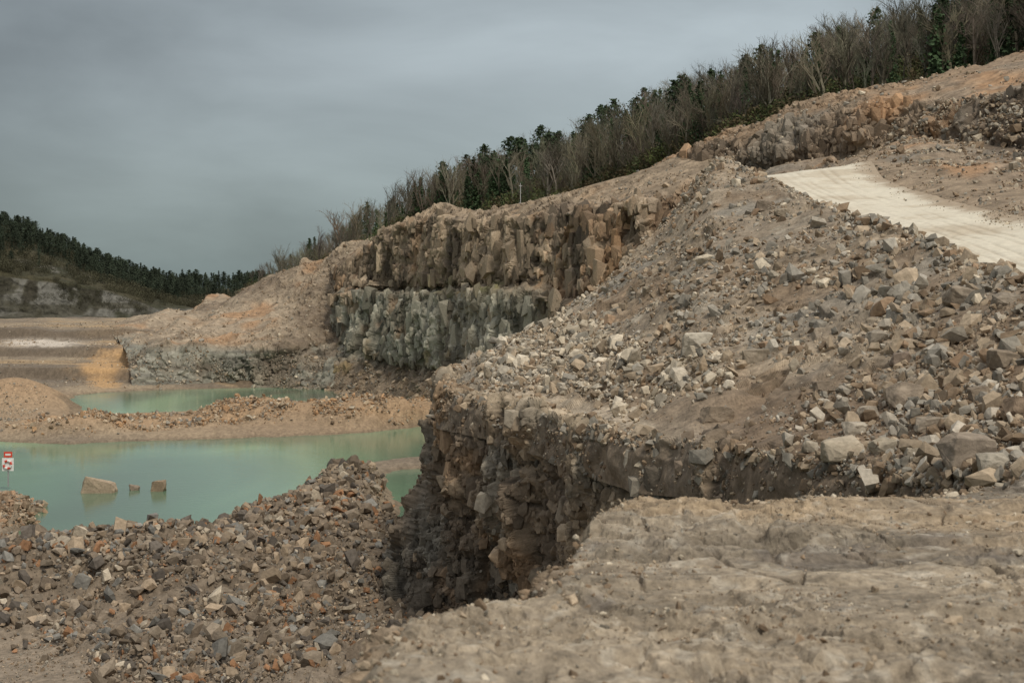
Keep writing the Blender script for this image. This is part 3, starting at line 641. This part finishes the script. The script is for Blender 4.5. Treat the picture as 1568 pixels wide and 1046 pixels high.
for (u,v,w,h,c,sd) in [(1290,702,.85,.62,(.38,.32,.24),1),(1478,712,.9,.68,(.29,.235,.18),2),(1352,692,.5,.35,(.34,.29,.22),3),(1428,655,.75,.32,(.28,.23,.175),4),
   (1388,618,.8,.7,(.28,.225,.17),5),(1470,462,1.0,.65,(.25,.205,.155),6),(1438,385,1.1,.4,(.31,.27,.22),7),(1158,556,.9,.65,(.27,.225,.17),8),(1068,530,1.0,.65,(.47,.42,.34),9),(1197,330,.7,.5,(.28,.23,.17),16),
   (940,560,.9,.6,(.43,.37,.29),10),(1565,640,.7,.6,(.23,.17,.12),11),(985,612,.9,.6,(.21,.19,.16),12),(1310,662,.55,.35,(.39,.34,.27),13),(1170,320,.9,.6,(.26,.21,.16),14),(1520,720,.45,.35,(.33,.29,.23),15),(1400,700,.4,.35,(.36,.31,.24),31),(1240,690,.35,.28,(.36,.31,.24),32),(1340,520,.6,.4,(.28,.24,.19),33),
   (1540,560,.7,.5,(.24,.19,.14),34),(1500,610,.5,.4,(.24,.19,.14),35),(1330,640,.5,.4,(.34,.29,.23),36),(1380,560,.6,.5,(.22,.17,.13),37),(1540,470,.8,.5,(.24,.2,.155),38),(1260,600,.6,.4,(.25,.2,.15),39),(1100,640,.9,.5,(.24,.19,.14),40)]:
    boulder('boulder',u,v,30,w,h,c,sd,GT)
boulder('boulder',150,752,104.5,2.6,2.2,(.36,.28,.20),21,None,2.0,-.45,.03)
boulder('boulder',205,749,105.5,.8,.7,(.24,.19,.145),22,None,None,-.15)
boulder('boulder',243,750,105,1.05,1.2,(.25,.185,.125),23,None,None,-.15)
boulder('boulder',395,828,86,2.1,1.7,(.24,.13,.075),24,None,None,.9)
boulder('boulder',340,845,83,1.5,1.2,(.21,.195,.17),25,None,None,.9)

for k,parts in BUCKET.items():
    pos=np.vstack([q[0] for q in parts]);S=np.vstack([q[1] for q in parts]);R=np.concatenate([q[2] for q in parts]);Cc=np.vstack([q[3] for q in parts])
    V,Fc,Cv=merge(ROCKS,pos,S,R,Cc); mk(k,V,Fc,Cv,m_rock2)

# ============== 9 life ring station =================
x,y,z=W(12,752,105); z=-14.6
emp=bpy.data.objects.new('life_ring_station',None); emp.location=(x,y,z); bpy.context.scene.collection.objects.link(emp)
def part(nm,bm,mat):
    me=bpy.data.meshes.new(nm); bm.to_mesh(me); bm.free(); o=bpy.data.objects.new(nm,me); me.materials.append(mat); o.parent=emp; bpy.context.scene.collection.objects.link(o); return o
def boxbm(sx,sy,sz,loc):
    bm=bmesh.new(); bmesh.ops.create_cube(bm,size=1)
    for v_ in bm.verts: v_.co=Vector((v_.co.x*sx+loc[0],v_.co.y*sy+loc[1],v_.co.z*sz+loc[2]))
    bmesh.ops.bevel(bm,geom=list(bm.edges),offset=.004,segments=1,affect='EDGES'); return bm
white=plain('white_board',(.75,.75,.72));red=plain('red_paint',(.62,.06,.03),.5)
part('post',boxbm(.09,.09,2.2,(0,.08,1.0)),plain('galvanised_post',(.3,.3,.3)))
part('board',boxbm(.85,.03,.95,(0,0,1.55)),white)
part('warning_panel',boxbm(.62,.03,.42,(0,.03,2.28)),red)
part('panel_text',boxbm(.4,.01,.14,(0,.008,2.28)),white)
for i in range(8):
    bm=bmesh.new(); a0=i*math.pi/4;rings=[]
    for a in np.linspace(a0,a0+math.pi/4,5):
        rings.append([bm.verts.new(((.28+.075*math.cos(t))*math.cos(a),-.09+.075*math.sin(t),1.55+(.28+.075*math.cos(t))*math.sin(a))) for t in np.linspace(0,2*math.pi,9)[:-1]])
    for a,b_ in zip(rings[:-1],rings[1:]):
        for t in range(8): bm.faces.new([a[t],a[(t+1)%8],b_[(t+1)%8],b_[t]])
    part('ring_segment_%d'%(i+1),bm,red if i%2==0 else white)
emp=bpy.data.objects.new('survey_mast',None); emp.location=W(797,318,214); bpy.context.scene.collection.objects.link(emp)
mg=plain('grey_metal',(.45,.45,.45))
part('pole',boxbm(.09,.09,4.2,(0,0,1.6)),mg); part('crossbar',boxbm(.5,.08,.08,(0,0,3.3)),mg); part('cabinet',boxbm(.5,.4,.8,(0,-.28,.3)),mg)

# ============== world, light, camera ================
w=bpy.data.worlds.new('World'); bpy.context.scene.world=w; w.use_nodes=True; nt=w.node_tree; N=nt.nodes; L=nt.links
bg=N['Background']; EL=50; AZ=152
sky=N.new('ShaderNodeTexSky'); sky.sky_type='NISHITA'; sky.sun_disc=False; sky.sun_elevation=math.radians(EL); sky.sun_rotation=math.radians(AZ)
tc=N.new('ShaderNodeTexCoord'); sx=N.new('ShaderNodeSeparateXYZ'); L.new(tc.outputs['Generated'],sx.inputs[0])
ramp=N.new('ShaderNodeValToRGB'); e=ramp.color_ramp.elements
e[0].position=0; e[0].color=(.21,.268,.27,1); e[1].position=1; e[1].color=(.78,.78,.78,1)
for p_,c_ in ((.07,(.285,.335,.34)),(.15,(.318,.362,.38)),(.2,(.30,.342,.362)),(.4,(.66,.67,.68))): q=e.new(p_); q.color=(*c_,1)
L.new(sx.outputs['Z'],ramp.inputs[0])
mp=N.new('ShaderNodeMapping'); mp.inputs['Scale'].default_value=(1.6,1,4.5); L.new(tc.outputs['Generated'],mp.inputs[0])
no=N.new('ShaderNodeTexNoise'); no.inputs['Scale'].default_value=2.2; no.inputs['Detail'].default_value=6; no.inputs['Roughness'].default_value=.5; no.inputs['Distortion'].default_value=.4; L.new(mp.outputs[0],no.inputs['Vector'])
mr=N.new('ShaderNodeMapRange'); mr.inputs[1].default_value=.3; mr.inputs[2].default_value=.7; mr.inputs[3].default_value=.74; mr.inputs[4].default_value=1.28; L.new(no.outputs['Fac'],mr.inputs[0])
mx=N.new('ShaderNodeMapRange'); mx.inputs[1].default_value=-.4; mx.inputs[2].default_value=.1; mx.inputs[3].default_value=.66; mx.inputs[4].default_value=1.2; L.new(sx.outputs['X'],mx.inputs[0])
mm=N.new('ShaderNodeMath'); mm.operation='MULTIPLY'; L.new(mr.outputs[0],mm.inputs[0]); L.new(mx.outputs[0],mm.inputs[1])
s1=N.new('ShaderNodeVectorMath'); s1.operation='SCALE'; L.new(ramp.outputs[0],s1.inputs[0]); L.new(mm.outputs[0],s1.inputs['Scale'])
s2=N.new('ShaderNodeVectorMath'); s2.operation='SCALE'; L.new(sky.outputs[0],s2.inputs[0]); s2.inputs['Scale'].default_value=.006
ad=N.new('ShaderNodeVectorMath'); ad.operation='ADD'; L.new(s1.outputs[0],ad.inputs[0]); L.new(s2.outputs[0],ad.inputs[1])
L.new(ad.outputs[0],bg.inputs[0]); bg.inputs[1].default_value=1.0
sl=bpy.data.lights.new('sun','SUN'); sl.energy=1.95; sl.angle=math.radians(8); sl.color=(1,.93,.80)
so=bpy.data.objects.new('sun',sl); bpy.context.scene.collection.objects.link(so)
el=math.radians(EL); az=math.radians(AZ)
d=Vector((math.sin(az)*math.cos(el),math.cos(az)*math.cos(el),math.sin(el)))
so.rotation_euler=d.to_track_quat('Z','Y').to_euler()
cam=bpy.data.cameras.new('camera'); co=bpy.data.objects.new('camera',cam); bpy.context.scene.collection.objects.link(co)
cam.lens=50; cam.sensor_width=36; cam.shift_y=-82.5/1568; cam.clip_end=8000; cam.clip_start=.1
co.rotation_euler=(math.radians(90),0,0)
cam.dof.use_dof=True; cam.dof.focus_distance=60; cam.dof.aperture_fstop=2.8
bpy.context.scene.camera=co
sc=bpy.context.scene
sc.view_settings.view_transform='Standard'; sc.view_settings.look='None'; sc.view_settings.exposure=0
